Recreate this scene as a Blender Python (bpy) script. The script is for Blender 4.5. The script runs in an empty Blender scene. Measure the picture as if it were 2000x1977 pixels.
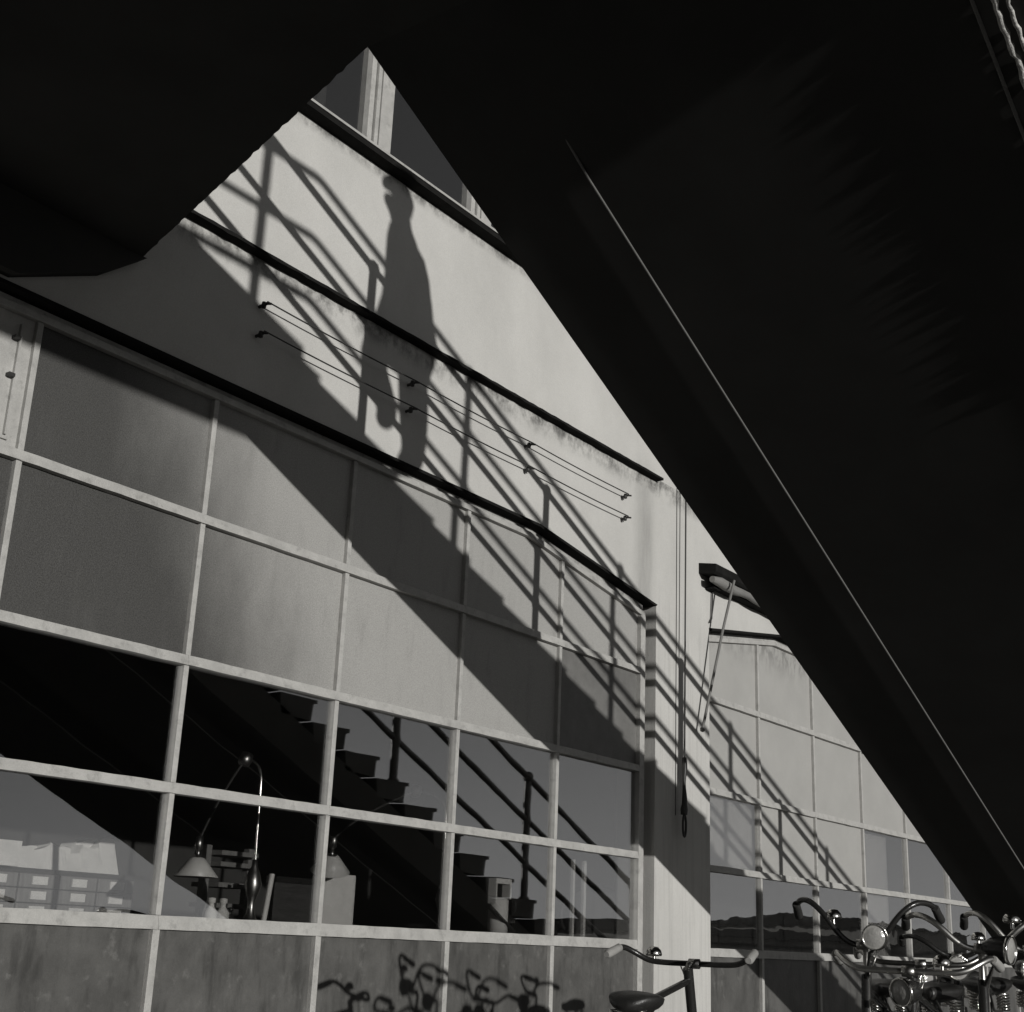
import bpy, bmesh, math, random
from mathutils import Vector, Matrix
random.seed(7)
sc = bpy.context.scene
C = sc.collection

# ------------------------------------------------------------------ camera
# Drawing units "u" (one glazing bay of the workshop) are turned into metres here:
U = 1.1                       # metres per unit
Z0 = 1.5                      # the yard lies 1.5 u below the transom that is z = 0
def M(p): return Vector((p[0]*U, p[1]*U, (p[2]+Z0)*U))
F_PX, YAW, PITCH, ROLL = 2636.7, 0.928921, 0.313129, 0.0418555
CAM = Vector((-4.02114, -4.83011, -0.59636))
fw = Vector((math.sin(YAW)*math.cos(PITCH), math.cos(YAW)*math.cos(PITCH), math.sin(PITCH)))
r0 = fw.cross(Vector((0, 0, 1))).normalized(); u0 = r0.cross(fw)
rt = math.cos(ROLL)*r0 + math.sin(ROLL)*u0
up = -math.sin(ROLL)*r0 + math.cos(ROLL)*u0
cam_d = bpy.data.cameras.new('camera'); cam = bpy.data.objects.new('camera', cam_d); C.objects.link(cam)
cam_d.sensor_fit = 'HORIZONTAL'; cam_d.sensor_width = 36; cam_d.lens = 36*F_PX/2000
cam_d.clip_start = .05; cam_d.clip_end = 4000
cm = Matrix((rt, up, -fw)).transposed().to_4x4(); cm.translation = M(CAM); cam.matrix_world = cm
sc.camera = cam
def at(px, py, y):
    """pixel of the photograph -> point on the plane y (units)"""
    d = fw*F_PX + rt*(px-1000) - up*(py-988.5)
    t = (y-CAM.y)/d.y
    return CAM + d*t

# ------------------------------------------------------------------ light
A_SUN, B_SUN = .314, .1055                       # light travels along (A, 1, -B)
to_sun = Vector((-A_SUN, -1, B_SUN)).normalized()
EL = math.asin(to_sun.z); AZ = math.atan2(to_sun.x, to_sun.y)
w = bpy.data.worlds.new('World'); sc.world = w; w.use_nodes = True
nt = w.node_tree; bg = nt.nodes['Background']
sky = nt.nodes.new('ShaderNodeTexSky'); sky.sky_type = 'NISHITA'; sky.sun_disc = False
sky.sun_elevation = EL; sky.sun_rotation = AZ; sky.air_density = 1.0; sky.dust_density = 0; sky.ozone_density = 1.0
bw = nt.nodes.new('ShaderNodeRGBToBW')           # black-and-white film
nt.links.new(sky.outputs[0], bw.inputs[0]); nt.links.new(bw.outputs[0], bg.inputs[0])
bg.inputs[1].default_value = 0.072
sd = bpy.data.lights.new('sun', 'SUN'); so = bpy.data.objects.new('sun', sd); C.objects.link(so)
sd.energy = 3.0; sd.angle = math.radians(.5); sd.color = (1, .985, .95)
so.rotation_euler = to_sun.to_track_quat('Z', 'Y').to_euler(); so.location = (-20, -60, 20)
sc.view_settings.view_transform = 'Standard'; sc.view_settings.look = 'None'
sc.view_settings.exposure = 0; sc.view_settings.gamma = 1
sc.cycles.use_denoising = True; sc.cycles.max_bounces = 8; sc.cycles.transparent_max_bounces = 16

# ------------------------------------------------------------------ materials
def tint(v): return (v, v*.985, v*.945, 1)
def mat(name, v, rough=.75, var=.18, scale=5, stretch=(1, 1, 1), bump=.15, bscale=80, spec=.35, metal=0, extra=None, grain=.14):
    m = bpy.data.materials.new(name); m.use_nodes = True
    n = m.node_tree.nodes; l = m.node_tree.links; b = n['Principled BSDF']
    b.inputs['Roughness'].default_value = rough; b.inputs['Metallic'].default_value = metal
    b.inputs['Specular IOR Level'].default_value = spec
    g = n.new('ShaderNodeNewGeometry'); mp = n.new('ShaderNodeMapping'); mp.inputs['Scale'].default_value = stretch
    l.new(g.outputs['Position'], mp.inputs[0])
    t = n.new('ShaderNodeTexNoise'); t.inputs['Scale'].default_value = scale; t.inputs['Detail'].default_value = 8
    t.inputs['Roughness'].default_value = .65
    l.new(mp.outputs[0], t.inputs[0])
    cr = n.new('ShaderNodeValToRGB'); e = cr.color_ramp.elements
    e[0].position = .28; e[1].position = .72
    e[0].color = tint(v*(1-var)); e[1].color = tint(min(.95, v*(1+var)))
    l.new(t.outputs[0], cr.inputs[0])
    col = cr.outputs[0]
    if extra: col = extra(n, l, g, mp, col)
    if grain:
        gn = ramp01(n, l, noise(n, l, g.outputs['Position'], 170, 3), .3, .7)
        mx = n.new('ShaderNodeMix'); mx.data_type = 'RGBA'; mx.blend_type = 'MULTIPLY'; mx.inputs[0].default_value = 1
        l.new(col, mx.inputs[6]); gv = math_node(n, l, 'ADD', math_node(n, l, 'MULTIPLY', gn, grain), 1-grain*.6); l.new(gv, mx.inputs[7]); col = mx.outputs[2]
    l.new(col, b.inputs['Base Color'])
    if bump:
        t2 = n.new('ShaderNodeTexNoise'); t2.inputs['Scale'].default_value = bscale; t2.inputs['Detail'].default_value = 6
        l.new(mp.outputs[0], t2.inputs[0])
        bp = n.new('ShaderNodeBump'); bp.inputs['Strength'].default_value = bump; bp.inputs['Distance'].default_value = .01
        l.new(t2.outputs[0], bp.inputs['Height']); l.new(bp.outputs[0], b.inputs['Normal'])
    return m
def math_node(n, l, op, a, b=None, clamp=False):
    k = n.new('ShaderNodeMath'); k.operation = op; k.use_clamp = clamp
    for i, s in enumerate((a, b)):
        if s is None: continue
        if isinstance(s, (int, float)): k.inputs[i].default_value = s
        else: l.new(s, k.inputs[i])
    return k.outputs[0]
def ramp01(n, l, val, a, b):                       # 0 at a, 1 at b, clamped
    k = n.new('ShaderNodeMapRange'); k.clamp = True; k.interpolation_type = 'SMOOTHSTEP'
    k.inputs['From Min'].default_value = a; k.inputs['From Max'].default_value = b
    l.new(val, k.inputs['Value']); return k.outputs[0]
def mixc(n, l, fac, c1, c2):
    k = n.new('ShaderNodeMix'); k.data_type = 'RGBA'
    l.new(fac, k.inputs[0])
    for s, i in ((c1, 6), (c2, 7)):
        if isinstance(s, tuple): k.inputs[i].default_value = s
        else: l.new(s, k.inputs[i])
    return k.outputs[2]
def noise(n, l, vec, scale, detail=8, stretch=None, rough=.65):
    if stretch:
        mp = n.new('ShaderNodeMapping'); mp.inputs['Scale'].default_value = stretch; l.new(vec, mp.inputs[0]); vec = mp.outputs[0]
    t = n.new('ShaderNodeTexNoise'); t.inputs['Scale'].default_value = scale; t.inputs['Detail'].default_value = detail
    t.inputs['Roughness'].default_value = rough
    l.new(vec, t.inputs[0]); return t.outputs[0]

def wall_stains(n, l, g, mp, col):
    sp = n.new('ShaderNodeSeparateXYZ'); l.new(g.outputs['Position'], sp.inputs[0]); x, z = sp.outputs[0], sp.outputs[2]
    zz = lambda v: (v+Z0)*U
    st = noise(n, l, g.outputs['Position'], 7, 10, (1, 1, .8), .72)
    st = ramp01(n, l, st, .36, .66)
    fac = None
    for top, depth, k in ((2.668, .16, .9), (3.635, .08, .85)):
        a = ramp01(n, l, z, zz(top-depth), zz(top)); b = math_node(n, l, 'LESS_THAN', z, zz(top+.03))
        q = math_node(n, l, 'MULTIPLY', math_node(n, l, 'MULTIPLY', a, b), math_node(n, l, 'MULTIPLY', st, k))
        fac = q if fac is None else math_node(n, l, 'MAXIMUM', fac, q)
    # rain-water streak running down beside the column
    s1 = math_node(n, l, 'ABSOLUTE', math_node(n, l, 'SUBTRACT', x, 3.96*U)); s1 = ramp01(n, l, s1, .22, .02)
    s2 = ramp01(n, l, z, zz(2.95), zz(2.5)); s3 = noise(n, l, g.outputs['Position'], 3, 4, (4, 4, .5))
    q = math_node(n, l, 'MULTIPLY', math_node(n, l, 'MULTIPLY', s1, s2), math_node(n, l, 'MULTIPLY', s3, .55))
    fac = math_node(n, l, 'MAXIMUM', fac, q)
    # board-marked concrete low on the column
    bm = noise(n, l, g.outputs['Position'], 22, 5, (1.6, 1.6, .05)); low = ramp01(n, l, z, zz(2.0), zz(1.6))
    q2 = math_node(n, l, 'MULTIPLY', math_node(n, l, 'MULTIPLY', ramp01(n, l, bm, .45, .7), low), .13)
    fac = math_node(n, l, 'MAXIMUM', fac, q2, True)
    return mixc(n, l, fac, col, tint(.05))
WALL = mat('pale_plaster', .50, .85, .10, 1.6, (1, 1, .7), .25, 120, .2, extra=wall_stains)
def chips(v):
    def f(n, l, g, mp, col):
        c = noise(n, l, g.outputs['Position'], 16, 9, None, .7); return mixc(n, l, math_node(n, l, 'MULTIPLY', ramp01(n, l, c, .5, .72), .7), col, tint(v))
    return f
PAINT = mat('white_window_paint', .41, .55, .16, 9, (1, 1, 1), .3, 160, .35, extra=chips(.24))
FASCIA = mat('weathered_fascia_paint', .38, .7, .4, 5, (.6, 1, 1.3), .3, 120, .3, extra=chips(.10))
DARKTRIM = mat('tar_and_shade_black', .015, .9, .3, 12, bump=.3, spec=.05)  # black colour also stands in for shade under ledge, sill and lintels
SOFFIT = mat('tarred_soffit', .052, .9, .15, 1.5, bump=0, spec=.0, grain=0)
STEPM = mat('dark_stair_stone', .05, .85, .25, 5)
CONC = mat('stair_concrete', .26, .85, .2, 4)
STEEL = mat('black_painted_steel', .035, .45, .2, 20, bump=.1)
def wash(n, l, g, mp, col):                        # whitewash thins out towards the left-hand bays
    sp = n.new('ShaderNodeSeparateXYZ'); l.new(g.outputs['Position'], sp.inputs[0])
    k = math_node(n, l, 'ADD', sp.outputs[0], math_node(n, l, 'MULTIPLY', sp.outputs[2], .45))
    k = math_node(n, l, 'ADD', k, math_node(n, l, 'MULTIPLY', noise(n, l, g.outputs['Position'], 1.3, 5, (1, 1, .5)), 1.0))
    f = ramp01(n, l, k, 1.35, 2.85)
    fine = ramp01(n, l, noise(n, l, g.outputs['Position'], 150, 5), .3, .7)
    c1 = mixc(n, l, fine, tint(.04), tint(.085)); c2 = mixc(n, l, fine, tint(.285), tint(.40))
    c = mixc(n, l, f, c1, c2)
    sm = ramp01(n, l, noise(n, l, g.outputs['Position'], 5, 7, (1.5, 1, .4)), .5, .75)
    return mixc(n, l, math_node(n, l, 'MULTIPLY', sm, .25), c, tint(.12))
FROST = mat('whitewashed_glass', .3, .5, .1, 4, bump=.25, bscale=260, spec=.35, extra=wash)
def wash2(n, l, g, mp, col):
    sp = n.new('ShaderNodeSeparateXYZ'); l.new(g.outputs['Position'], sp.inputs[0])
    top = ramp01(n, l, sp.outputs[2], (1.55+Z0)*U, (1.92+Z0)*U)
    s = ramp01(n, l, noise(n, l, g.outputs['Position'], 14, 8, (1, 1, .5)), .42, .62)
    return mixc(n, l, math_node(n, l, 'MULTIPLY', math_node(n, l, 'MULTIPLY', top, s), .6), col, tint(.06))
FROST3 = mat('dusty_glass', .15, .45, .2, 6, bump=.2, bscale=260, spec=.4)
FROST2 = mat('milky_glass', .36, .5, .07, 2.5, bump=.15, bscale=260, spec=.35, extra=wash2)
def glass(name, boost, tintv=.9, wave=.07, wsc=1.6):
    m = bpy.data.materials.new(name); m.use_nodes = True; n = m.node_tree.nodes; l = m.node_tree.links
    n.remove(n['Principled BSDF']); out = n['Material Output']
    tr = n.new('ShaderNodeBsdfTransparent'); tr.inputs[0].default_value = (tintv,)*3+(1,)
    gl = n.new('ShaderNodeBsdfGlossy'); gl.inputs['Roughness'].default_value = .003
    lw = n.new('ShaderNodeLayerWeight'); lw.inputs[0].default_value = .5
    g = n.new('ShaderNodeNewGeometry')
    nz = noise(n, l, g.outputs['Position'], wsc, 2, (1, 1, 1.3), .4)
    bp = n.new('ShaderNodeBump'); bp.inputs['Strength'].default_value = wave; bp.inputs['Distance'].default_value = .012
    l.new(nz, bp.inputs['Height']); l.new(bp.outputs[0], gl.inputs['Normal'])
    f = math_node(n, l, 'POWER', lw.outputs['Facing'], 1.0); f = math_node(n, l, 'MULTIPLY', f, 1-boost); f = math_node(n, l, 'ADD', f, boost, True)
    ms = n.new('ShaderNodeMixShader'); l.new(f, ms.inputs[0]); l.new(tr.outputs[0], ms.inputs[1]); l.new(gl.outputs[0], ms.inputs[2])
    l.new(ms.outputs[0], out.inputs[0]); return m
GLASS = glass('window_glass', .05)
GLASS2 = glass('wavy_window_glass', .05, .9, .10, 2.6)
GLASS_UP = glass('upper_window_glass', .05, .5)
def smear(n, l, g, mp, col):
    s = ramp01(n, l, noise(n, l, g.outputs['Position'], 6, 9, (1.4, 1, .35), .7), .45, .7)
    c = mixc(n, l, math_node(n, l, 'MULTIPLY', s, .6), col, tint(.03))
    s2 = ramp01(n, l, noise(n, l, g.outputs['Position'], 11, 9), .55, .75)
    return mixc(n, l, math_node(n, l, 'MULTIPLY', s2, .5), c, tint(.22))
PANEL = mat('grimy_panel_paint', .10, .28, .3, 4, bump=.12, bscale=40, spec=.5, extra=smear)
def flat(name, v, rough=.6, **k): return mat(name, v, rough, k.pop('var', .12), k.pop('scale', 12), bump=k.pop('bump', .08), **k)
CHROME = mat('chrome', .75, .16, .05, 8, bump=0, metal=1)
NICKEL = mat('bright_nickel', .7, .32, .1, 14, bump=.03, metal=1)
DULL = mat('dull_nickel', .42, .33, .2, 14, bump=.05, metal=1)
BLACK = flat('black_enamel', .02, .25, spec=.5)
RUBBER = flat('rubber', .025, .8)
LEATHER = mat('saddle_leather', .022, .38, .3, 20, bump=.2, bscale=140, spec=.45)
GRIP = flat('grey_grip', .30, .6)
WHITE = flat('white_card', .75, .6)
CREAM = flat('enamel_shade', .62, .35)
WOODD = mat('dark_wood', .05, .6, .4, 8, (1, 1, 8), .15)
WOODM = mat('grey_wood', .20, .6, .3, 8, (8, 1, 1), .15)
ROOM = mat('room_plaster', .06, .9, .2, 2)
WOOL = mat('dark_wool', .04, .95, .2, 30)
SKIN = flat('skin', .35, .6)
CANVAS = mat('awning_canvas', .20, .9, .3, 6, (.4, 1, 3), .3)
GROUND = mat('yard_paving', .22, .9, .3, 2.2, bump=.4, bscale=25)
ROPE = mat('frayed_rope', .55, .9, .5, 40, bump=.6, bscale=120)
PIPE = flat('grey_conduit', .16, .6)
LENS = mat('lamp_lens', .30, .10, .1, 30, bump=.3, bscale=90, spec=.8)
BRICK = mat('far_brick', .16, .9, .3, 3)

# ------------------------------------------------------------------ mesh helpers
class MB:
    def __init__(s): s.v = []; s.f = []; s.sm = []
    def add(s, vs, fs, smooth=False):
        o = len(s.v); s.v += [tuple(v) for v in vs]; s.f += [tuple(i+o for i in f) for f in fs]; s.sm += [smooth]*len(fs); return s
    def box(s, x0, x1, y0, y1, z0, z1):
        return s.add([(x0,y0,z0),(x1,y0,z0),(x1,y1,z0),(x0,y1,z0),(x0,y0,z1),(x1,y0,z1),(x1,y1,z1),(x0,y1,z1)],
                     [(0,3,2,1),(4,5,6,7),(0,1,5,4),(1,2,6,5),(2,3,7,6),(3,0,4,7)])
    def prism(s, poly, a, b, axis='y'):
        n = len(poly)
        if axis == 'y': vs = [(p[0], a, p[1]) for p in poly]+[(p[0], b, p[1]) for p in poly]
        elif axis == 'z': vs = [(p[0], p[1], a) for p in poly]+[(p[0], p[1], b) for p in poly]
        else: vs = [(a, p[0], p[1]) for p in poly]+[(b, p[0], p[1]) for p in poly]
        fs = [tuple(range(n)), tuple(range(2*n-1, n-1, -1))]+[(i, (i+1) % n + 0, (i+1) % n+n, i+n)[::-1] for i in range(n)]
        return s.add(vs, fs)
    def tube(s, pts, r, n=10, cap=True):
        pts = [Vector(p) for p in pts]; rs = r if isinstance(r, (list, tuple)) else [r]*len(pts)
        vs = []; prev = None
        for i, p in enumerate(pts):
            d = (pts[min(i+1, len(pts)-1)]-pts[max(i-1, 0)]).normalized()
            if prev is None:
                a = d.orthogonal().normalized()
            else:
                a = (prev-d*prev.dot(d)).normalized()
            prev = a; b = d.cross(a)
            for k in range(n):
                t = 2*math.pi*k/n; vs.append(p+(a*math.cos(t)+b*math.sin(t))*rs[i])
        fs = []
        for i in range(len(pts)-1):
            for k in range(n):
                fs.append((i*n+k, i*n+(k+1) % n, (i+1)*n+(k+1) % n, (i+1)*n+k))
        s.add(vs, fs, True)
        if cap:
            s.add([vs[k] for k in range(n)], [tuple(range(n))[::-1]]); s.add([vs[(len(pts)-1)*n+k] for k in range(n)], [tuple(range(n))])
        return s
    def lathe(s, prof, origin, axis=(0, 0, 1), n=20, smooth=True):
        ax = Vector(axis).normalized(); a = ax.orthogonal().normalized(); b = ax.cross(a); o = Vector(origin)
        vs = []
        for r, h in prof:
            for k in range(n):
                t = 2*math.pi*k/n; vs.append(o+ax*h+(a*math.cos(t)+b*math.sin(t))*max(r, 1e-5))
        fs = [(i*n+k, i*n+(k+1) % n, (i+1)*n+(k+1) % n, (i+1)*n+k) for i in range(len(prof)-1) for k in range(n)]
        return s.add(vs, fs, smooth)
    def loft(s, rings, smooth=True, caps=True):
        n = len(rings[0]); vs = [v for r in rings for v in r]
        fs = [(i*n+k, i*n+(k+1) % n, (i+1)*n+(k+1) % n, (i+1)*n+k) for i in range(len(rings)-1) for k in range(n)]
        if caps: fs += [tuple(range(n))[::-1], tuple(range((len(rings)-1)*n, len(rings)*n))]
        return s.add(vs, fs, smooth)
    def build(s, name, m, parent=None, units=True, origin=None, bevel=0, shade=None):
        vs = [M(v) if units else Vector(v) for v in s.v]
        o = Vector((0, 0, 0))
        if parent is not None and parent.get('_o') is not None: o = Vector(parent['_o'])
        if origin is not None and parent is None: o = Vector(origin)
        me = bpy.data.meshes.new(name); me.from_pydata([tuple(v-o) for v in vs], [], s.f); me.update()
        bm = bmesh.new(); bm.from_mesh(me)
        bmesh.ops.recalc_face_normals(bm, faces=bm.faces); bm.to_mesh(me); bm.free()
        for i, p in enumerate(me.polygons): p.use_smooth = s.sm[i] if i < len(s.sm) else False
        me.materials.append(m)
        ob = bpy.data.objects.new(name, me); C.objects.link(ob)
        if parent is not None: ob.parent = parent; ob['_o'] = list(o)
        else: ob.location = o; ob['_o'] = list(o)
        if bevel:
            b = ob.modifiers.new('edge', 'BEVEL'); b.width = bevel; b.segments = 2; b.limit_method = 'ANGLE'; b.angle_limit = .6
        return ob
def thing(name, label, cat, loc, group=None):           # loc in metres
    o = bpy.data.objects.new(name, None); o.empty_display_size = .1; C.objects.link(o); o.location = loc
    o['_o'] = list(loc); o['label'] = label; o['category'] = cat
    if group: o['group'] = group
    return o
def tag(o, label, cat, group=None):
    o['label'] = label; o['category'] = cat
    if group: o['group'] = group
    return o

# ------------------------------------------------------------------ ground
m = MB(); m.add([(-400,-900,-Z0),(900,-900,-Z0),(900,400,-Z0),(-400,400,-Z0)], [(0,1,2,3)])
g = m.build('ground', GROUND); g['kind'] = 'structure'

# ------------------------------------------------------------------ the workshop building
YF = -.06                                      # wall face
B = thing('workshop_building', 'pale plastered workshop with tall glazed bays between columns and haunched lintels', 'building', M((4, .4, -Z0)))
m = MB(); TOPW = 3.64
m.prism([(-9, 1.945), (2.65, 1.945), (4.13, 1.745), (4.13, TOPW), (-9, TOPW)], YF, .25)
m.prism([(4.13, -Z0), (4.92, -Z0), (4.92, TOPW), (4.13, TOPW)], YF, .25)
m.prism([(4.92, 1.742), (6.2, 1.945), (22, 1.945), (22, TOPW), (4.92, TOPW)], YF, .25)
m.box(-9, 22, YF, .25, 5.35, 7.2)
m.box(21.2, 22, YF, .25, -Z0, 1.945); m.box(-9, -4.0, YF, .25, -Z0, 1.945)
m.box(21.6, 22, .25, 9, -Z0, 7.2); m.box(-9, -8.7, .25, 9, -Z0, 7.2); m.box(-9, 22, 9, 9.3, -Z0, 7.2)
m.build('wall', WALL, B)
m = MB(); m.box(-9.2, 22.2, -.3, 9.5, 7.2, 7.4); m.build('roof', DARKTRIM, B)
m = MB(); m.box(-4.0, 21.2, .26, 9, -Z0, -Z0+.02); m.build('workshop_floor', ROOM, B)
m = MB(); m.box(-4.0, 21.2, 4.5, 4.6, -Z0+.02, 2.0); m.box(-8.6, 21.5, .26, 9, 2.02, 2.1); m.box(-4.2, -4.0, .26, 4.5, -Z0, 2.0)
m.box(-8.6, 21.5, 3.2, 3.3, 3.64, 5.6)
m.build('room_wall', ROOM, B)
# projecting ledge with a ragged tarred edge; its black also paints the underside's shade
def ragged(x0, x1, y0, y1, z0, z1, step, j):
    mm = MB(); n = int((x1-x0)/step); rings = []
    for i in range(n+1):
        x = x0+(x1-x0)*i/n; d = random.uniform(-j, j); e = random.uniform(-j, j)
        rings.append([(x, y0+d*.6, z0+e), (x, y1, z0), (x, y1, z1), (x, y0+d*.6, z1+d)])
    mm.loft(rings, smooth=False); return mm
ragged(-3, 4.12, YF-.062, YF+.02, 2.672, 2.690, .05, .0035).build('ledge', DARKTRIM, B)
# sill below the upper windows: slab coloured black for underside shade, bright painted nosing
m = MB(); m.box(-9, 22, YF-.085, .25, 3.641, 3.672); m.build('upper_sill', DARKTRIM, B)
m = MB(); m.box(-9, 22, YF-.092, .02, 3.673, 3.688); m.build('sill_nosing', PAINT, B)
# black strips added under the lintels to paint the shade of their undersides
m = MB(); m.prism([(-4, 1.925), (2.65, 1.925), (4.10, 1.727), (4.12, 1.742), (2.65, 1.943), (-4, 1.943)], YF-.018, .06); m.build('lintel_shade_strip', DARKTRIM, B)
m = MB(); m.prism([(4.94, 1.722), (6.2, 1.925), (21.2, 1.925), (21.2, 1.943), (6.2, 1.943), (4.94, 1.74)], YF-.018, .06); m.build('lintel_shade_strip', DARKTRIM, B)

def pane_poly(mm, poly, y, t=.006): mm.prism(poly, y, y+t)
def hline(x, pts):
    for (a, za), (b, zb) in zip(pts, pts[1:]):
        if a <= x <= b: return za+(zb-za)*(x-a)/(b-a)
def glazing(name, xs, rows, head, kinds, dx, yb=0., label=None):
    """xs mullion lines, rows transom heights (top first, without the head), head = polyline of the sloping top"""
    W = MB()
    # outer frame following the haunched head
    hp = [p for p in head]
    Wn = bpy.data.objects.new(name, None); Wn.empty_display_size = .1; C.objects.link(Wn); Wn.parent = B
    Wn['_o'] = list(B['_o'])
    if label: Wn['label'] = label
    f = MB()
    for (a, za), (b, zb) in zip(hp, hp[1:]): f.prism([(a, za-.012), (b, zb-.012), (b, zb+.022), (a, za+.022)], yb-.02, yb+.05)
    f.box(xs[-1]-.022, xs[-1]+.04, yb-.022, yb+.05, -Z0, hline(xs[-1], head)-.013)
    f.box(xs[0]-.04, xs[0]+.02, yb-.022, yb+.05, -Z0, hline(xs[0]+.001, head)-.013)
    f.build('frame', PAINT, Wn, bevel=.003)
    fa = MB()
    for (a, za), (b, zb) in zip(hp, hp[1:]): fa.prism([(a, za+.0225), (b, zb+.0225), (b, zb+.085), (a, za+.085)], yb+.004, yb+.05)
    fa.build('fascia', FASCIA, Wn)
    for x in xs[1:-1]:
        for i in range(len(rows)+1):
            zt = (hline(x, head)-.013) if i == 0 else rows[i-1]-(.0232 if i < len(rows) else .0292)
            zb = rows[i]+(.0232 if i < len(rows)-1 else .0292) if i < len(rows) else -Z0
            mm = MB(); wd = .0145 if i < len(rows) else .019
            mm.box(x-wd, x+wd, yb-.012-.002*random.random(), yb+.03, zb, zt); mm.build('mullion', PAINT, Wn, bevel=.003)
    for j, zr in enumerate(rows):
        for a, b in zip(xs, xs[1:]):
            mm = MB(); e = random.uniform(-.002, .002); th = .023 if j < len(rows)-1 else .029
            a2 = a+(.021 if a == xs[0] else -.0); b2 = b-(.0225 if b == xs[-1] else 0)
            rings = []; n = 12
            for k in range(n+1):
                x = a2+(b2-a2)*k/n; t1 = random.uniform(-.0012, .0012); t2 = random.uniform(-.0012, .0012)
                rings.append([(x, yb-.024+e, zr-th+t2), (x, yb+.032, zr-th), (x, yb+.032, zr+th), (x, yb-.015+e, zr+th+t1)])
            mm.loft(rings, smooth=False); mm.build('transom', PAINT, Wn)
    for i in range(len(rows)+1):
        for j, (a, b) in enumerate(zip(xs, xs[1:])):
            a2, b2 = a+.0136, b-.0136
            if i == 0:
                brk = [p[0] for p in head if a2 < p[0] < b2]
                top = [(x, hline(x, head)-.012) for x in [b2]+brk[::-1]+[a2]]
            else: top = [(b2, rows[i-1]-.0205), (a2, rows[i-1]-.0205)]
            zb = rows[i]+.0205 if i < len(rows) else -Z0
            k = kinds(i, j)
            mm = MB(); yy = yb+.012+random.uniform(-.001, .001)
            pane_poly(mm, [(a2, zb), (b2, zb)]+top, yy)
            nm = {'P': 'panel', 'W': 'vent_flap'}.get(k, 'pane')
            po = mm.build(nm, {'F': FROST, 'M': FROST2, 'D': FROST3, 'G': GLASS, 'H': GLASS2, 'P': PANEL, 'W': PAINT}[k], Wn)
            if k == 'W':
                q = MB(); q.box(a2+.05, b2-.05, yy-.012, yy-.001, zb+.03, zb+.045); q.box(b2-.07, b2-.06, yy-.016, yy-.001, zb+.05, zb+.55); q.build('flap_batten', PAINT, po)
                for dz in (.30, .47):
                    q = MB(); q.box(b2-.10, b2-.072, yy-.03, yy-.001, zb+dz, zb+dz+.015); q.build('latch', STEEL, po)
    return Wn
HEAD1 = [(-4.0, 1.872), (2.62, 1.872), (4.05, 1.655)]
xs1 = [-4, -3, -2, -1.003, 0, 1, 2.006, 3.015, 4.012]
rows1 = [1.252, .575, 0., -.57]
def kinds1(i, j):
    if i == 0 and j == 2: return 'W'
    if i == 1 and j == 7: return 'D'
    return 'F' if i < 2 else ('G' if i < 4 else 'P')
glazing('glazed_bay', xs1, rows1, HEAD1, kinds1, 0, label='tall glazed bay with whitewashed upper panes and clear lower panes')
HEAD2 = [(4.90, 1.655), (6.2, 1.872), (21.2, 1.872)]
xs2 = [4.90, 5.89, 6.945, 7.98, 9.05, 10.19, 11.25, 12.3, 13.35, 14.4, 15.45, 16.5, 17.55, 18.6, 19.65, 21.16]
rows2 = [1.235, .543, -.015, -.60]
def kinds2(i, j):
    if i < 2: return 'M'
    if i == 2: return 'M' if j in (1, 2) else 'H'
    return 'H' if i == 3 else 'P'
glazing('glazed_bay', xs2, rows2, HEAD2, kinds2, 0, yb=.02, label='second glazed bay with milky upper panes beyond the column')
# upper storey windows
xp = [.88+.99*k for k in range(-4, 8)]
for x in xp:
    Wn = bpy.data.objects.new('upper_window', None); Wn.empty_display_size = .1; C.objects.link(Wn); Wn.parent = B; Wn['_o'] = list(B['_o'])
    m = MB(); m.box(x-.01, x+.028, -.012, .06, 3.688, 5.35); m.build('casement_stile', PAINT, Wn, bevel=.003)
    m = MB(); m.box(x+.033, x+.062, -.03, .08, 3.695, 5.35); m.box(x+.066, x+.17, -.038, .08, 3.695, 5.35); m.build('window_post', PAINT, Wn, bevel=.003)
    m = MB(); m.box(x+.171, x+.979, .005, .05, 3.695, 3.735); m.build('casement_rail', PAINT, Wn, bevel=.003)
    m = MB(); m.box(x+.171, x+.979, .03, .036, 3.735, 5.35); m.build('pane', GLASS_UP, Wn)
    if abs(x+.11) < .3:
        m = MB(); n = 10; rings = []
        pts = [(x+.56+.018*k, .09+.02*math.sin(k*1.4)) for k in range(n)]
        m.add([(a, b, 3.72) for a, b in pts]+[(a, b, 5.3) for a, b in pts], [(i, i+1, i+1+n, i+n) for i in range(n-1)], True)
        c = m.build('curtain', WHITE, Wn); sm = c.modifiers.new('thick', 'SOLIDIFY'); sm.thickness = .004

# ------------------------------------------------------------------ staircase overhead
S = thing('staircase', 'wide dark staircase with landing overhead, its black underside crossing the view', 'staircase', M((3, -3.5, -Z0)))
T1, T2 = 2.02, 5.05
GO, RI, NX, NZ = .353, .1565, -1.30, 2.89
NST = 29; SL = RI/GO
KS = 1.78                                             # soffit line z + .447 x
SZ = 2.317                                              # landing soffit
KX = (KS-SZ)/.447
def soff(x): return KS-.447*x
xe = (KS+Z0)/.447
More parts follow.
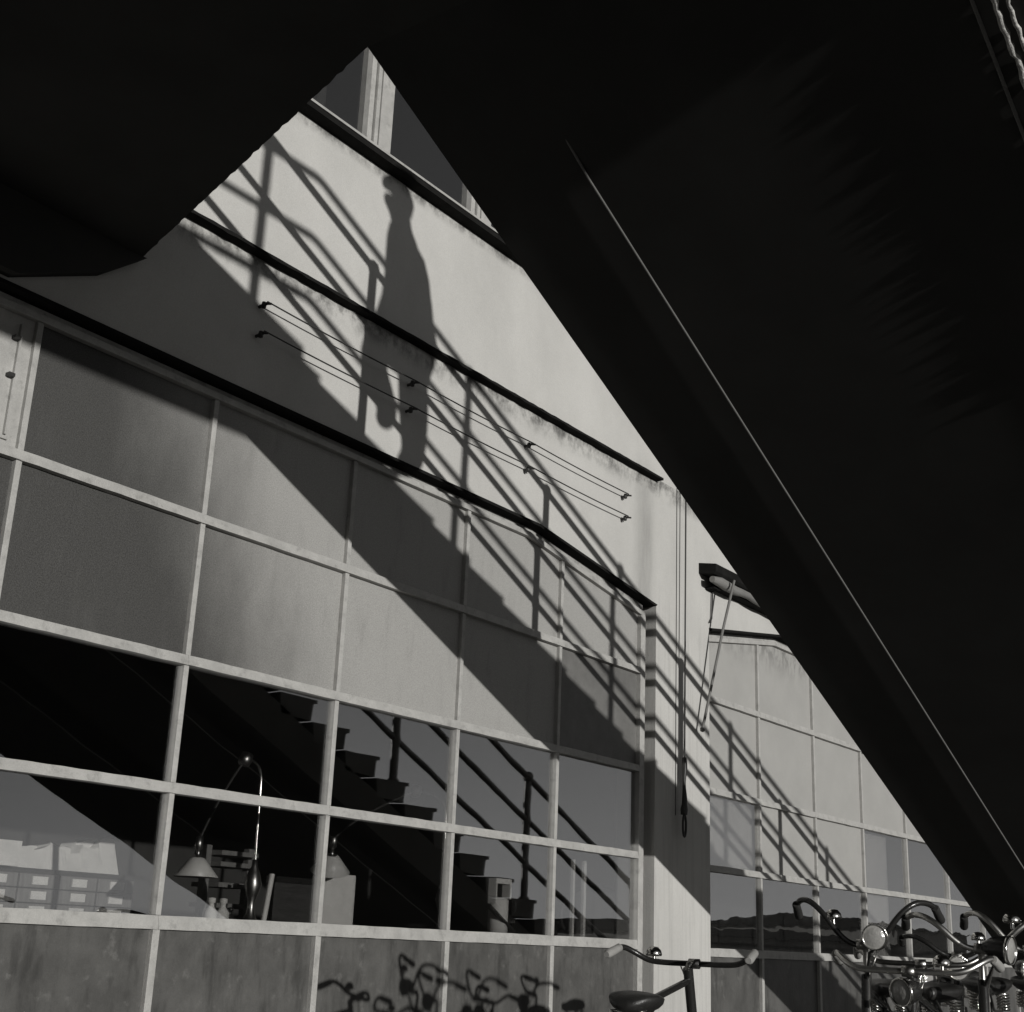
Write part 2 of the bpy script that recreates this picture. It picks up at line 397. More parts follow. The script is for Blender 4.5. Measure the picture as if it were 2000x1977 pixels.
# soffit slab of the flight
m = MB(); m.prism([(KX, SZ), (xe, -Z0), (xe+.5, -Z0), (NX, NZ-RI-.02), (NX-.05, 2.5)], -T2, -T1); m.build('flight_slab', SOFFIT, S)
for i in range(1, NST):
    x0, x1, zt = NX+GO*(i-1), NX+GO*i, NZ-RI*i
    m = MB(); m.prism([(x0+.0, zt-RI*.9), (x1-.04, zt-RI*.98), (x1-.025, zt-.03), (x1+.012, zt-.026), (x1+.012, zt), (x0-.02, zt)], -T2-.004*(i % 2), -T1+.003*(i % 2))
    m.build('step', STEPM, S)
# landing with a ragged edge where it bridges to the wall
edge = []; a, b = Vector((KX, -T1)), Vector((-.60, -.05)); n = 60
d = (b-a); nn = Vector((d.y, -d.x)).normalized()
for i in range(n+1):
    p = a+d*i/n+nn*(random.uniform(-.0035, .0035) if 0 < i < n else 0); edge.append((p.x, p.y))
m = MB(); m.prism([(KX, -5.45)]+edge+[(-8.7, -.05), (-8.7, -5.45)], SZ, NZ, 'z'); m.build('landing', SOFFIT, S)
m = MB(); m.prism([(-.60, SZ+.003), (-.80, 2.16), (-1.22, 1.965), (-8.7, 1.96), (-8.7, SZ+.003)], -.055, -.13); m.build('wall_shade_block', SOFFIT, S)  # black solid added in place of the deep shade on the wall below the landing
for x in (-8.2,):
    for y in (-4.7, -2.2):
        m = MB(); m.box(x-.2, x+.2, y-.2, y+.2, -Z0, SZ+.001); m.build('landing_column', CONC, S, bevel=.02)
# railings: three rails and knobbed posts on each side
KR, MR, LZ = 3.358, .458, 3.84                          # sloping rail line and landing rail height
XB = (KR-LZ)/MR
post_x = [-1.43+1.765*k for k in range(0, 6)]
for y in (-2.06, -4.96):
    for dk, rr in ((0, .027), (-.36, .025), (-.72, .025)):
        pts = [(-8.4, y, LZ+dk), (XB-.03, y, LZ+dk), (XB, y, LZ+dk-.005), (XB+.04, y, KR+dk-MR*(XB+.04)), (8.2, y, KR+dk-MR*8.2)]
        m = MB(); m.tube(pts, rr, 10); m.build('handrail' if dk == 0 else 'rail', STEEL, S)
    for x in post_x+[-3.1, -4.9, -6.7]:
        zt = KR-MR*x if x > XB else LZ
        zb = NZ-RI*math.ceil((x-NX)/GO) if x > NX else NZ
        m = MB(); m.tube([(x, y, zb-.02), (x, y, zt)], .033, 12)
        m.lathe([(.0, -.045), (.034, -.04), (.047, -.012), (.048, .01), (.034, .036), (0, .048)], (x, y, zt+.006), n=14)
        for dk in (-.36, -.72): m.lathe([(.034, -.04), (.042, 0), (.034, .04)], (x, y, zt+dk), n=12)
        m.lathe([(.05, 0), (.05, .012), (.03, .03)], (x, y, zb), n=12)
        m.build('railing_post', STEEL, S)
# unseen boards added under the landing to block light and darken the wall
m = MB()
for k in range(16): m.box(-5.3-.01*(k % 2), -5.2, -5.1+.315*k, -5.1+.315*k+.305, -Z0, SZ+.002)
m.build('light_block_boards', SOFFIT, S)
# conduit and frayed rope fixed along the underside
m = MB(); pts = []
for k in range(40):
    x = -.74+k*.22; pts.append((x, -2.49, soff(x)-.009+.02*(k == 0)))
m.tube(pts, .0042, 8); m.build('conduit', PIPE, S)
m = MB(); pts = [(x, -3.897, soff(x)-.008) for x in [-1.1+.25*k for k in range(20)]]; m.tube(pts, .006, 8); m.build('conduit', PIPE, S)
pts = []; rs = []
for k in range(90):
    x = -1.1+.02*k; pts.append((x, -3.955+random.uniform(-.005, .005), soff(x)-.012+random.uniform(-.004, .004))); rs.append(random.uniform(.007, .012))
m = MB(); m.tube(pts, rs, 7)
pts = [(x, y-.035, z) for (x, y, z) in pts[20:60]]; m.tube(pts, [r*.7 for r in rs[20:60]], 6)
m.build('old_rope', ROPE, S)

# ------------------------------------------------------------------ person climbing the stair
def ell(cx, cy, z, rx, ry, n=20): return [(cx+rx*math.cos(2*math.pi*k/n), cy+ry*math.sin(2*math.pi*k/n), z) for k in range(n)]
PY = -4.0
def person():
    base = M((-.05, PY, 2.30))
    vs = []; es = []; rad = []
    def v(p, r, frm=None):
        vs.append(M(p)-base); rad.append(r*U)
        if frm is not None: es.append((frm, len(vs)-1))
        return len(vs)-1
    pel = v((.03, PY, 3.20), .15); sp = v((.01, PY, 3.40), .14, pel); ch = v((-.02, PY, 3.60), .15, sp); nk = v((-.06, PY, 3.77), .075, ch)
    hd = v((-.11, PY, 3.86), .10, nk); v((-.115, PY, 3.95), .11, hd); 
    nose = v((-.225, PY, 3.885), .022, hd)
    for s in (-1, 1):
        sh = v((-.01, PY+s*.17, 3.68), .07, ch); el = v((.07, PY+s*.20, 3.44), .055, sh); wr = v((-.02, PY+s*.2, 3.25), .04, el); hn = v((-.05, PY+s*.2, 3.18), .045, wr)
        for k in range(4): v((-.075+.018*k, PY+s*.2, 3.10+.004*k), .012, hn)
        v((-.09, PY+s*.18, 3.15), .012, hn)
    # front (upper) leg and rear leg
    h1 = v((.0, PY+.09, 3.12), .13, pel); k1 = v((-.22, PY+.09, 2.88), .125, h1); a1 = v((-.02, PY+.09, 2.57), .10, k1); v((-.12, PY+.09, 2.50), .055, a1)
    h2 = v((.06, PY-.09, 3.10), .14, pel); k2 = v((.12, PY-.09, 2.72), .135, h2); a2 = v((.14, PY-.09, 2.38), .11, k2); v((.0, PY-.09, 2.34), .045, a2)
    me = bpy.data.meshes.new('person'); me.from_pydata([tuple(x) for x in vs], es, []); me.materials.append(WOOL)
    ob = bpy.data.objects.new('person', me); C.objects.link(ob); ob.location = base; ob['_o'] = list(base)
    sk = ob.modifiers.new('skin', 'SKIN'); lay = me.skin_vertices[0].data
    for i, r in enumerate(rad): lay[i].radius = (r, r)
    lay[0].use_root = True
    sb = ob.modifiers.new('sub', 'SUBSURF'); sb.levels = 2; sb.render_levels = 2; sk.use_smooth_shade = True
    tag(ob, 'person in a long dark coat and cap climbing the staircase', 'person')
    rings = []
    for z, x0, x1, ry in ((3.80, -.13, 0, .08), (3.74, -.165, .04, .17), (3.66, -.175, .14, .23), (3.55, -.175, .19, .23), (3.42, -.175, .235, .22), (3.28, -.19, .275, .23), (3.16, -.21, .305, .245), (3.02, -.25, .285, .25), (2.95, -.27, .265, .25), (2.90, -.275, .25, .25)):
        rings.append([(q[0]+random.uniform(-.008, .008), q[1], q[2]+(random.uniform(-.02, .02) if z < 2.92 else 0)) for q in ell((x0+x1)/2, PY, z, (x1-x0)/2, ry, 24)])
    m = MB(); m.loft(rings); m.build('coat', WOOL, ob)
    m = MB(); m.lathe([(0, .085), (.07, .08), (.115, .05), (.128, .015), (.12, -.012), (0, -.012)], (-.13, PY, 3.98), (-.18, 0, 1), 24); m.build('hat', WOOL, ob)
    m = MB(); m.lathe([(0, .0), (.085, .0), (.10, -.05), (.085, -.13), (.05, -.15)], (-.075, PY, 4.0), n=18); m.build('hair', WOOL, ob)
person()

# ------------------------------------------------------------------ wires on the wall
for zc, lab in ((2.41, 'upper thin wire strung on brackets along the plaster below the ledge'), (2.248, 'lower thin wire strung on brackets along the plaster above the glazed bay')):
    T = thing('wire_line', lab, 'wires', M((1.9, YF, zc)), 'wire lines on the wall')
    for x in (.155, 1.318, 2.467, 3.634):
        m = MB(); m.tube([(x, YF+.01, zc), (x+.004, YF-.062, zc+.010)], .0085, 8)
        m.tube([(x+.004, YF-.05, zc+.008), (x+.012, YF-.078, zc+.004)], .006, 6)
        m.lathe([(.0, -.018), (.012, -.014), (.014, 0), (.010, .018), (0, .022)], (x, YF-.035, zc+.002), n=10)
        m.build('bracket', STEEL, T)
    xs = (.155, 1.318, 2.467, 3.634); pts = []
    for a, b in zip(xs, xs[1:]):
        for k in range(8):
            t = k/8; pts.append((a+(b-a)*t, YF-.06, zc+.016-.012*4*t*(1-t)*.6))
    pts.append((xs[-1], YF-.06, zc+.016))
    m = MB(); m.tube(pts, .0042, 6); m.build('wire', STEEL, T)

# ------------------------------------------------------------------ strap hanging on the column
T = thing('hanging_strap', 'dark cord with a thick strap and hook hanging down the pale column', 'strap', M((4.44, -.13, 3.6)))
m = MB(); m.tube([(4.462, -.12, 3.6), (4.455, -.12, 2.67), (4.445, -.12, 1.6), (4.437, -.12, .70)], .0062, 8); m.build('cord', STEEL, T)
m = MB(); pts = []; rs = []
for k in range(12): pts.append((4.434+.004*math.sin(k), -.12, .70-.036*k)); rs.append(.016+.004*math.sin(k*.9)+(.010 if k > 9 else 0))
m.tube(pts, rs, 8); m.build('strap', STEEL, T)
m = MB(); pts = [(4.436+.022*math.sin(t), -.12, .305-.075*(1-math.cos(t))) for t in [k*math.pi*2/16 for k in range(17)]]; m.tube(pts, .0085, 8); m.build('hook', STEEL, T)
m = MB(); m.box(4.43, 4.49, -.15, YF+.01, 3.58, 3.62); m.build('hanger', STEEL, T)
m = MB(); m.tube([(4.424, YF-.004, 3.62), (4.412, YF-.004, 1.0), (4.41, YF-.004, .3)], .0022, 6); tag(m.build('wall_wire', STEEL, origin=M((4.41, YF, .3))), 'hair-thin wire running straight down the column beside the strap', 'wire')

# ------------------------------------------------------------------ rolled awning
T = thing('awning', 'rolled canvas awning in its cover above the second bay with its arm hanging down', 'awning', M((5, -.1, 2.1)))
m = MB(); m.prism([(YF, 2.13), (-.19, 2.11), (-.21, 2.13), (-.21, 2.19), (YF, 2.215)], 4.76, 12, 'x'); m.build('cover', DARKTRIM, T, bevel=.006)
pts = []; rs = []
for k in range(60):
    x = 4.77+.12*k; pts.append((x, -.17, 2.075+.006*math.sin(k*1.7))); rs.append(.034+.006*math.sin(k*.9)+(-.010 if k == 0 else 0))
m = MB(); m.tube(pts, rs, 12); m.build('roll', CANVAS, T)
m = MB(); m.box(4.96, 12, YF-.085, YF+.01, 2.05, 2.12); m.box(4.86, 4.96, -.14, YF+.01, 2.03, 2.045); m.build('backboard', DARKTRIM, T)
m = MB(); m.tube([at(1434, 1134, -.25), at(1412, 1230, -.2), at(1372, 1425, -.12)], .0105, 8); m.lathe([(0, -.02), (.017, -.012), (.017, .012), (0, .02)], at(1372, 1425, -.12), n=10); m.build('arm', PIPE, T)
p0 = at(1392, 1148, -.075); p1 = at(1390, 1208, -.075)
m = MB(); m.tube([p0, p1, p1+Vector((-.03, 0, -.04))], .006, 6); m.lathe([(0, -.02), (.016, -.01), (.016, .01), (0, .02)], p0, n=8); m.build('cleat_rod', STEEL, T)

# ------------------------------------------------------------------ things seen through the lower panes
m = MB(); m.box(-3.8, 4.0, .10, .62, -.64, -.605)
T = thing('workbench', 'long workbench standing inside under the big window', 'workbench', M((0, .35, -Z0)))
m.build('worktop', WOODM, T)
for x in (-3.6, -1.2, 1.2, 3.6):
    for y in (.16, .56): mm = MB(); mm.box(x-.04, x+.04, y-.04, y+.04, -Z0+.02, -.64); mm.build('leg', WOODD, T)
BT = -.605
T = thing('drawer_cabinet', 'dark cabinet of six drawers with white label cards behind the window', 'cabinet', M((-.35, 1.0, -Z0)))
p0, p1 = at(78, 1721, 1.27), at(228, 1732, 1.27); DX = (p1.x-p0.x)/2
DZ = p0.z-at(75, 1750, 1.27).z; CT = at(150, 1702, 1.27).z; cx0, cx1 = p0.x-1.55*DX, p1.x+.55*DX
m = MB(); m.box(cx0, cx1, 1.3, 1.75, -Z0+.02, CT); m.build('carcass', WOODD, T)
for i in range(-1, 3):
    for j in range(4):
        xc = p0.x+i*DX; zc = p0.z-j*DZ
        mm = MB(); mm.box(xc-DX*.48, xc+DX*.48, 1.275, 1.299, zc-DZ*.47, zc+DZ*.47); dr = mm.build('drawer', WOODM, T, bevel=.005)
        mm = MB(); mm.box(xc-.045, xc+.045, 1.266, 1.274, zc-.018, zc+.022); mm.build('label_card', WHITE, dr)
m = MB(); n = 40
for k in range(3):
    rings = []
    for i in range(n):
        t = i/(n-1); x = p0.x-.1+(p1.x-p0.x+.15)*t; h = .03+.05*abs(math.sin(t*5+k*1.3))+.02*math.sin(t*23+k*2)+.05*(t > .6)
        rings.append([(x, 1.33+.06*k, CT), (x, 1.47+.06*k, CT), (x+.02*math.sin(i), 1.45+.06*k, CT+.03+h), (x-.02*math.sin(i), 1.37+.06*k, CT+.04+h)])
    m.loft(rings, smooth=False)
tag(m.build('folded_cloth', WHITE, origin=M((p0.x, 1.4, CT))), 'crumpled pale cloth lying on top of the drawer cabinet', 'cloth')
pa, pb = at(-20, 1637, 1.2), at(37, 1691, 1.2)
m = MB(); m.box(pa.x, pb.x, 1.2, 1.21, CT-.001, pa.z); tag(m.build('white_sheet', WHITE, origin=M((pb.x, 1.2, CT))), 'white sheet standing upright beside the crumpled cloth', 'sheet')
T = thing('shelf_rack', 'open rack of narrow shelves behind the cone lamp', 'shelf', M(at(450, 1800, 1.0)))
pa, pb = at(405, 1650, 1.0), at(474, 1800, 1.0)
for x in (pa.x, pb.x):
    mm = MB(); mm.box(x-.02, x+.02, .98, 1.02, -Z0+.02, pa.z); mm.build('upright', WOODM, T)
for py in (1668, 1690, 1730, 1770):
    zz_ = at(440, py, 1.0).z; mm = MB(); mm.box(pa.x+.021, pb.x-.021, .90, 1.12, zz_-.012, zz_+.012); mm.build('shelf', WOODM, T)
def bottle(x, y, s, v, lab):
    m = MB(); m.lathe([(0, 0), (.040*s, 0), (.042*s, .02*s), (.042*s, .12*s), (.018*s, .15*s), (.016*s, .17*s), (.024*s, .175*s), (.024*s, .20*s), (0, .205*s)], (x, y, BT), n=16)
    tag(m.build('bottle', v, origin=M((x, y, BT))), lab, 'bottle')
p = at(411, 1785, .35); bottle(p.x, .35, .80, WHITE, 'small white bottle standing on the bench, closer to the cone lamp shade')
p = at(434, 1787, .35); bottle(p.x, .35, .80, CREAM, 'small white bottle standing on the bench beside the dark jar')
p = at(449, 1788, .35); bottle(p.x, .35, .6, BLACK, 'small dark jar standing on the bench next to two white bottles')
def desk_lamp(base_px, rod_top, elbow, tip, shade_z, y, lab, tilt):
    pb = at(*base_px, y); pt = at(*rod_top, y); pe = at(*elbow, y); ps = at(*tip, y)
    T = thing('desk_lamp', lab, 'lamp', M((pb.x, y, BT)), 'bench lamps')
    m = MB(); m.lathe([(0, 0), (.10, 0), (.10, .015), (.045, .05), (.022, .10), (.018, .16), (.03, .19), (.045, .24), (.03, .30), (.015, .33), (.014, .36), (0, .365)], (pb.x, y, BT), n=18); m.build('base', DULL, T)
    top = Vector((pb.x, y, BT+.36)); c1 = Vector((pb.x-.01, y, pt.z-.12))
    pts = [top, top.lerp(c1, .5), c1]
    for k in range(1, 9):
        t = k/8; pts.append(c1*(1-t)**2+Vector((pb.x-.005, y, pt.z+.01))*2*t*(1-t)+pt*t*t)
    m = MB(); m.tube(pts, .0075, 8); m.build('rod', CHROME, T)
    m = MB(); m.lathe([(0, -.04), (.03, -.03), (.036, 0), (.03, .03), (0, .04)], pt, (.4, 0, 1), 12); m.build('joint', DULL, T)
    pts = []
    for k in range(11):
        t = k/10; pts.append(pt*(1-t)**2+pe*2*t*(1-t)+ps*t*t)
    m = MB(); m.tube(pts, .0065, 8); m.build('arm', STEEL, T)
    m = MB(); m.lathe([(0, .02), (.018, .015), (.020, -.04), (.010, -.05), (.010, -.085), (.03, -.09)], ps, tilt, 14); m.build('socket', DULL, T)
    ax = Vector(tilt).normalized()
    m = MB(); m.lathe([(.028, -.085), (.038, -.09), (.108, -.175), (.106, -.177), (.036, -.094), (.026, -.09)], ps, tilt, 28); m.build('shade', CREAM, T)
    m = MB(); m.lathe([(0, -.10), (.015, -.105), (.026, -.13), (.022, -.15), (0, -.16)], ps, tilt, 14); m.build('bulb', LENS, T)
desk_lamp((488, 1790), (480, 1483), (425, 1560), (390, 1640), 0, .40, 'bench lamp with a bright conical enamel shade next to white bottles', (0, 0, 1))
desk_lamp((862, 1800), (812, 1545), (690, 1595), (652, 1640), 0, .40, 'bench lamp with a tilted bowl shade beside the pale board', (-.25, -.3, 1))
pa, pb = at(636, 1712, .5), at(694, 1800, .5)
m = MB(); m.box(pa.x-.03, pb.x, .52, .545, BT, pa.z+.02); tag(m.build('pale_board', WHITE, origin=M((pa.x, .52, BT))), 'white board standing on the bench behind the tilted lamp', 'board')
pa, pb = at(530, 1722, .5), at(608, 1800, .5)
T = thing('mesh_board', 'framed dark mesh board leaning on the bench beside a white stick', 'board', M((pa.x, .5, BT)))
m = MB(); m.box(pa.x, pb.x, .50, .515, BT, pa.z); m.build('mesh_panel', WOODD, T)
m = MB(); m.box(pa.x-.015, pb.x+.01, .485, .52, pa.z, pa.z+.03); m.box(pa.x-.015, pa.x+.005, .48, .499, BT, pa.z); m.build('board_frame', BLACK, T)
pa = at(512, 1800, .42); m = MB(); m.tube([(pa.x, .42, BT), (pa.x+.05, .43, BT+.30)], .014, 8); tag(m.build('stick', WHITE, origin=M((pa.x, .42, BT))), 'white stick leaning against the mesh board', 'stick')
# pump-like instrument
pa = at(972, 1805, .38)
T = thing('bench_instrument', 'white cylindrical instrument with bracket, hose and lever on the bench', 'instrument', M((pa.x, .38, BT)))
m = MB(); m.lathe([(0, .04), (.062, .04), (.062, .26), (.05, .275), (0, .28)], (pa.x, .38, BT), n=18); m.build('cylinder', WHITE, T)
m = MB(); m.box(pa.x-.07, pa.x+.09, .35, .41, BT+.36, BT+.39); m.box(pa.x-.07, pa.x-.058, .35, .41, BT+.24, BT+.36); m.box(pa.x+.075, pa.x+.09, .35, .41, BT+.27, BT+.36); m.build('bracket', WHITE, T)
m = MB(); m.box(pa.x-.12, pa.x+.16, .30, .46, BT, BT+.04); m.build('foot', BLACK, T)
m = MB(); m.tube([(pa.x-.16, .33, BT+.22), (pa.x+.16, .33, BT+.04)], .016, 8); m.build('lever', BLACK, T)
m = MB(); m.tube([(pa.x+.08+.10*math.sin(t), .38, BT+.10+.27*(1-t/3.14)) for t in [k*.314 for k in range(11)]], .010, 8); m.build('hose', RUBBER, T)
m = MB(); m.lathe([(0, 0), (.02, 0), (.022, .12), (.03, .125), (.03, .15), (0, .155)], (pa.x+.16, .4, BT), n=12); m.build('piston', CHROME, T)
for dx, w_, lab in ((.0, .022, 'thinner pale upright rod standing on the bench, farther from the column'), (.13, .028, 'thicker pale upright rod standing on the bench, closer to the column')):
    p1 = at(1112, 1825, .3); x = p1.x+dx
    m = MB(); m.box(x, x+w_, .28, .30, BT, -.05); tag(m.build('upright_rod', WHITE, origin=M((x, .29, BT))), lab, 'rod', 'pale upright rods')
m = MB(); m.tube([at(1165+70*math.sin(t), 1790-60*math.cos(t), .7) for t in [k*2*math.pi/24 for k in range(25)]], .012, 8)
tag(m.build('hoop', STEEL, origin=M(at(1165, 1850, .7))), 'dark wire hoop hanging behind the pane next to the column', 'hoop')
# light boards behind the second bay
m = MB(); m.box(5.0, 6.02, .085, .092, .01, .535); tag(m.build('blind', WHITE, origin=M((5.4, .085, .01))), 'white blind lit by the sun behind the first pane after the column', 'blind')
m = MB(); m.box(8.0, 8.7, .085, .10, -1.45, .50); tag(m.build('screen', WHITE, origin=M((8.3, .09, -1.45))), 'tall white screen standing behind the far panes of the second bay', 'screen')

# ------------------------------------------------------------------ bicycles
def bicycle(label, loc, heading, H=1.04, style='flat', lamp=True, bell=None, seat=.92, chrome=BLACK, steer=0., lampz=-.075, lampy=0., ws=1., hs=1., ls=1.):
    """local metres: origin on the ground below the handlebar clamp, +x = forwards"""
    R = thing('bicycle', label, 'bicycle', loc, 'bicycles parked under the stair')
    R.rotation_euler = (0, 0, heading); R['_o'] = [0, 0, 0]
    def P(mm, name, mt, parent=R): return mm.build(name, mt, parent, units=False)
    wr = .335; fx, rx = .16, -.93
    m = MB()
    m.tube([(-.075, 0, .93), (.0, 0, .66)], .02, 10)
    m.tube([(-.07, 0, .88), (-.56, 0, .80)], .014, 8); m.tube([(-.01, 0, .70), (-.42, 0, .30)], .015, 8)
    m.tube([(-.57, 0, .84), (-.42, 0, .30)], .015, 8)
    for s in (-1, 1):
        m.tube([(-.42, s*.03, .30), (rx, s*.06, wr)], .010, 6); m.tube([(-.56, s*.02, .78), (rx, s*.06, wr)], .009, 6)
    P(m, 'frame', BLACK)
    m = MB()
    for s in (-1, 1): m.tube([(.0, s*.02, .68), (.03, s*.055, .62), (.08, s*.06, .45), (fx, s*.06, wr)], .011, 8)
    P(m, 'fork', BLACK)
    m = MB(); m.tube([(-.075, 0, .92), (-.085, 0, H-.03), (-.06, 0, H)], .0125, 8); m.tube([(-.085, 0, H-.02), (0, 0, H)], .0125, 8); m.lathe([(0, -.025), (.02, -.022), (.02, .022), (0, .025)], (0, 0, H), (0, 1, 0), 10)
    P(m, 'stem', DULL)
    if style == 'flat': bp = [(0, .0, 0), (0, .16, 0), (-.01, .205, .010), (-.035, .245, .035), (-.075, .275, .055), (-.12, .285, .052)]; ge = (-.215, .295, .022)
    else: bp = [(0, 0, 0), (.0, .04, .0), (.015, .08, .03), (.02, .13, .095), (.0, .18, .135), (-.05, .22, .14), (-.11, .245, .125)]; ge = (-.21, .255, .085); bp = [(x, y*ws, z*hs) for x, y, z in bp]; ge = (ge[0], ge[1]*ws, ge[2]*hs)
    def smooth(pts, it=2):
        for _ in range(it):
            q = [pts[0]]
            for a, b in zip(pts, pts[1:]): q += [tuple(a[i]*.75+b[i]*.25 for i in range(3)), tuple(a[i]*.25+b[i]*.75 for i in range(3))]
            pts = q+[pts[-1]]
        return pts
    full = [(x, -y, z) for x, y, z in bp[::-1][:-1]]+bp
    m = MB(); m.tube([(x, y, z+H) for x, y, z in smooth(full)], .0115, 10); hb = P(m, 'handlebar', chrome)
    for s in (-1, 1):
        e = bp[-1]; a = Vector((e[0]+.02, s*e[1], e[2]+H)); b = Vector((ge[0], s*ge[1], ge[2]+H)); dd = (b-a)
        m = MB(); m.tube([a, a+dd*.05, a+dd*.3, a+dd*.6, a+dd*.9, a+dd*1.0], [.013, .017, .0165, .018, .018, .012], 10); P(m, 'grip', GRIP if style == 'flat' else RUBBER, hb)
    if bell:
        m = MB(); m.lathe([(.0, .032), (.018, .029), (.030, .016), (.034, 0), (.031, -.006), (.0, -.008)], (bell[0], bell[1], bell[2]+H+.03), (0, 0, 1), 18); m.tube([(bell[0], bell[1], bell[2]+H), (bell[0], bell[1], bell[2]+H+.028)], .008, 6); P(m, 'bell', CHROME, hb)
    m = MB(); m.tube([(-.02, .05, H-.012), (.03, .06, H-.03), (.03, .04, H-.08), (.0, .02, H-.14), (.01, .02, H-.3)], .003, 5); P(m, 'brake_rod', DULL, hb)
    if lamp:
        T = MB(); c = (.085, lampy, H+lampz); ax = (math.cos(steer), math.sin(steer), -.1)
        T.lathe([(r_*ls, h_*ls) for r_, h_ in ((0, -.085), (.016, -.08), (.036, -.05), (.046, -.01), (.048, .012), (.049, .016))], c, ax, 22); hl = P(T, 'headlamp', BLACK)
        m = MB(); m.lathe([(r_*ls, h_*ls) for r_, h_ in ((.045, .012), (.051, .013), (.051, .024), (.045, .026), (.043, .018))], c, ax, 22); P(m, 'rim', CHROME, hl)
        m = MB(); m.lathe([(r_*ls, h_*ls) for r_, h_ in ((.045, .018), (.033, .025), (.017, .029), (0, .030))], c, ax, 22); P(m, 'lens', LENS, hl)
        m = MB(); m.tube([(-.07, 0, .90), (.02, lampy*.5, H+lampz-.06), (.07, lampy, H+lampz-.04)], .007, 6); P(m, 'lamp_bracket', STEEL, hl)
    # saddle: broad rear, narrow nose
    rings = []; sx = -.62
    for t, wd, hh, drop in ((0, .03, .02, .02), (.04, .075, .05, .0), (.10, .10, .055, -.006), (.16, .095, .05, 0), (.21, .065, .045, .006), (.25, .035, .035, .010), (.29, .022, .03, .010), (.31, .008, .012, .016)):
        x = sx-.12+t; rings.append([(x, wd*math.cos(a), seat-drop-.012+(hh if math.sin(a) < 0 else .020)*math.sin(a)) for a in [2*math.pi*k/18 for k in range(18)]])
    m = MB(); m.loft(rings); sa = P(m, 'saddle', LEATHER)
    for s in (-1, 1):
        pts = [(sx-.06+.024*math.cos(k*.6), s*.055+.024*math.sin(k*.6), seat-.055-.0011*k) for k in range(60)]
        m = MB(); m.tube(pts, .0042, 5); P(m, 'spring', CHROME, sa)
    m = MB(); m.tube([(sx-.06, -.05, seat-.125), (sx-.0, -.02, seat-.12), (sx+.15, -.012, seat-.05)], .005, 6); m.tube([(sx-.06, .05, seat-.125), (sx, .02, seat-.12), (sx+.15, .012, seat-.05)], .005, 6); P(m, 'saddle_rail', DULL, sa)
    m = MB(); m.tube([(-.575, 0, .82), (-.595, 0, seat-.105)], .0125, 8); P(m, 'seat_post', DULL)
    for cx, nm in ((fx, 'front'), (rx, 'rear')):
        ring = lambda rr, yy=0, n=48: [(cx+rr*math.cos(2*math.pi*k/n), yy, wr+rr*math.sin(2*math.pi*k/n)) for k in range(n+1)]
        m = MB(); m.tube(ring(.317), .018, 10); wh = P(m, 'wheel', RUBBER)
        m = MB(); m.tube(ring(.297), .010, 8); P(m, 'rim', DULL, wh)
        m = MB(); m.tube([(cx, -.05, wr), (cx, .05, wr)], .018, 10); P(m, 'hub', DULL, wh)
        m = MB()
        for k in range(28):
            a = 2*math.pi*k/28; s = .03 if k % 2 else -.03; a2 = a+(.35 if (k//2) % 2 else -.35)
            m.tube([(cx+.016*math.cos(a2), s, wr+.016*math.sin(a2)), (cx+.292*math.cos(a), 0, wr+.292*math.sin(a))], .0012, 4)
        sp = P(m, 'spokes', DULL, wh); sp['kind'] = 'stuff'
        a0, a1 = (-.2, 2.6) if nm == 'front' else (.3, 3.3)
        rings = []
        for k in range(25):
            a = a0+(a1-a0)*k/24; ca, sa_ = math.cos(a), math.sin(a)
            rings.append([(cx+rr*ca, yy, wr+rr*sa_) for rr, yy in ((.338, -.03), (.350, -.018), (.354, 0), (.350, .018), (.338, .03), (.345, .018), (.349, 0), (.345, -.018))])
        m = MB(); m.loft(rings); P(m, 'mudguard', BLACK)
    m = MB(); m.prism([(-.30, .22), (-.28, .30), (-.32, .40), (-.42, .41), (-.88, .39), (-.95, .36), (-.95, .31), (-.88, .29), (-.42, .19)], .045, .065); P(m, 'chain_case', BLACK)
    for s in (-1, 1):
        e = Vector((-.42+s*.12, s*.09, .30-s*.12)); m = MB(); m.tube([(-.42, s*.06, .30), (e.x, e.y, e.z)], .009, 6); cr = P(m, 'crank', DULL)
        m = MB(); m.box(e.x-.04, e.x+.04, min(e.y, e.y+s*.09), max(e.y, e.y+s*.09), e.z-.012, e.z+.012); P(m, 'pedal', RUBBER, cr)
    m = MB()
    for s in (-1, 1): m.tube([(rx, s*.07, wr), (-.80, s*.10, .0)], .008, 6)
    P(m, 'stand', STEEL)
    if style != 'flat':
        m = MB(); m.box(-1.12, -.72, -.06, .06, .735, .745)
        for s in (-1, 1): m.tube([(rx, s*.07, wr), (-1.0, s*.06, .74)], .006, 6)
        P(m, 'luggage_rack', STEEL)
    return R
def on_ray(px, dist):
    d = fw*F_PX + rt*(px-1000) - up*(1860-988.5); h = Vector((d.x, d.y, 0)).normalized()
    return Vector((CAM.x+h.x*dist, CAM.y+h.y*dist, -Z0))
bicycle('bicycle with flat dark handlebar, pale grips and a bell, standing before the column', M(on_ray(1356, 5.3)), math.radians(9), .945, 'flat', False, (0, .175, .0), .835)
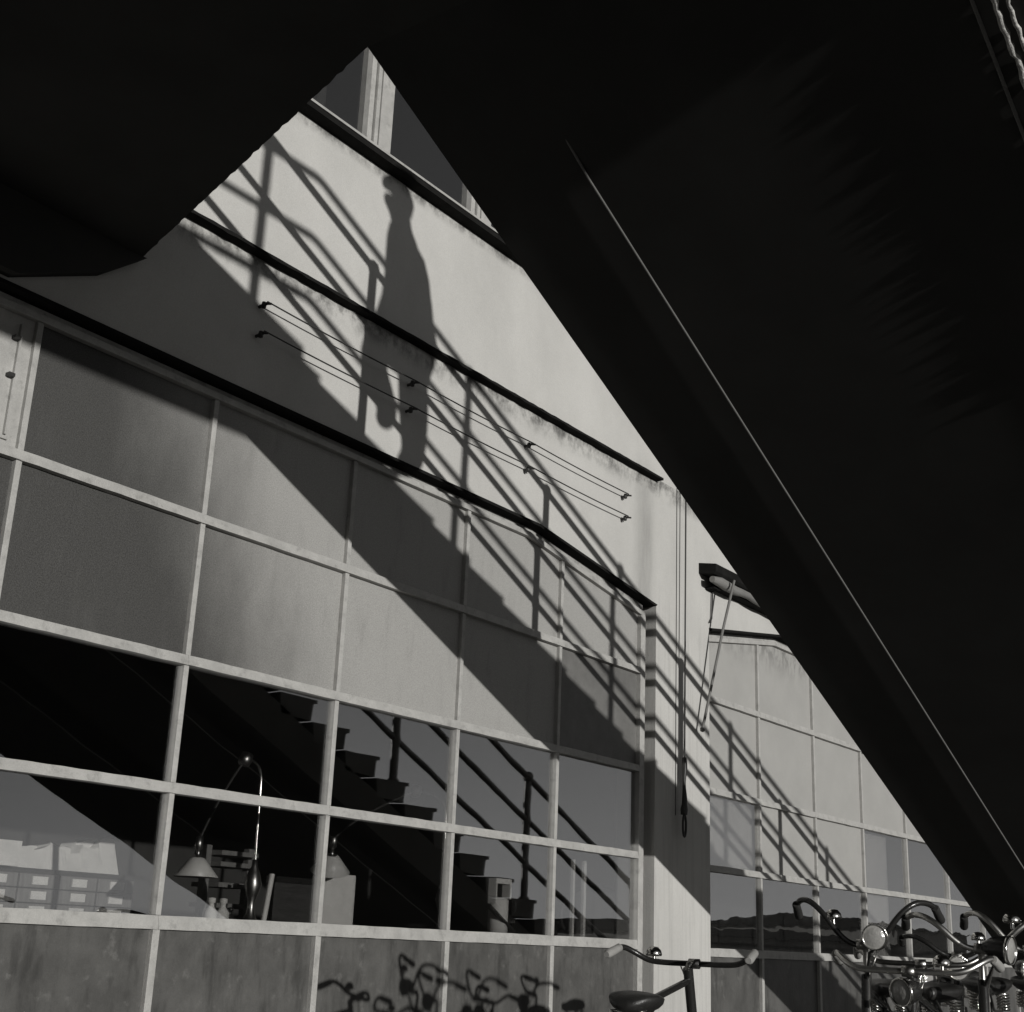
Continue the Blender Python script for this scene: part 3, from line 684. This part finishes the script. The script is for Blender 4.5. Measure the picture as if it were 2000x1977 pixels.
bicycle('bicycle with black swan-necked handlebar and a round headlamp showing its lens', M(on_ray(1685, 5.25)), math.radians(180+14), 1.045, 'swan', True, (0, -.11, .07), .90, BLACK, .15, .03, .06, 1.12, 1.2, 1.0)
bicycle('bicycle with bright nickel swan-necked handlebar beside the black swan-necked one', M(on_ray(1915, 5.15)), math.radians(180+16), 1.045, 'swan', True, (-.01, .12, .075), .93, NICKEL, 1.2, .0, .09, 1.12, .85, 1.05)
bicycle('bicycle with low straight dark handlebar and headlamp parked behind the black swan-necked one', M(on_ray(1797, 5.9)), math.radians(180+15), .98, 'flat', True, None, .92, DULL, .9, -.07, .02, 1, 1, 1.2)
bicycle('bicycle mostly hidden behind the others, with a bare saddle on coil springs', M(on_ray(2010, 5.5)), math.radians(180+15), 1.05, 'swan', True, None, .94, NICKEL, .6)
bicycle('bicycle with low nickel handlebar wedged between the two swan-necked ones', M(on_ray(1772, 4.9)), math.radians(180+10), .955, 'flat', True, (0, .12, 0), .90, NICKEL, -.5, -.07, 0, .8, 1, 1.0)
bicycle('bicycle with black bar and chrome bell standing furthest back in the tangle', M(on_ray(1868, 6.3)), math.radians(180+18), 1.02, 'swan', True, (0, .1, .05), .95, BLACK, .3, -.05, 0, 1, .6, 1.1)

# ------------------------------------------------------------------ across the yard (seen only in the panes)
def shed(x0, x1, y0, y1, h, r, lab):
    T = thing('storage_shed', lab, 'shed', M(((x0+x1)/2, (y0+y1)/2, -Z0)), 'sheds across the yard')
    m = MB(); m.box(x0, x1, y0, y1, -Z0, -Z0+h); m.build('wall', BRICK, T)
    m = MB(); m.prism([(y0-.4, -Z0+h), (y1+.4, -Z0+h), ((y0+y1)/2, -Z0+h+r)], x0-.3, x1+.3, 'x'); m.build('roof', DARKTRIM, T)
shed(30, 46, -21, -14, 1.35, .35, 'long low brick shed with pitched roof across the yard')
shed(48, 56, -24, -15, 2.0, .5, 'taller brick shed with pitched roof across the yard')

for o in list(bpy.data.objects):
    if '_o' in o.keys(): del o['_o']
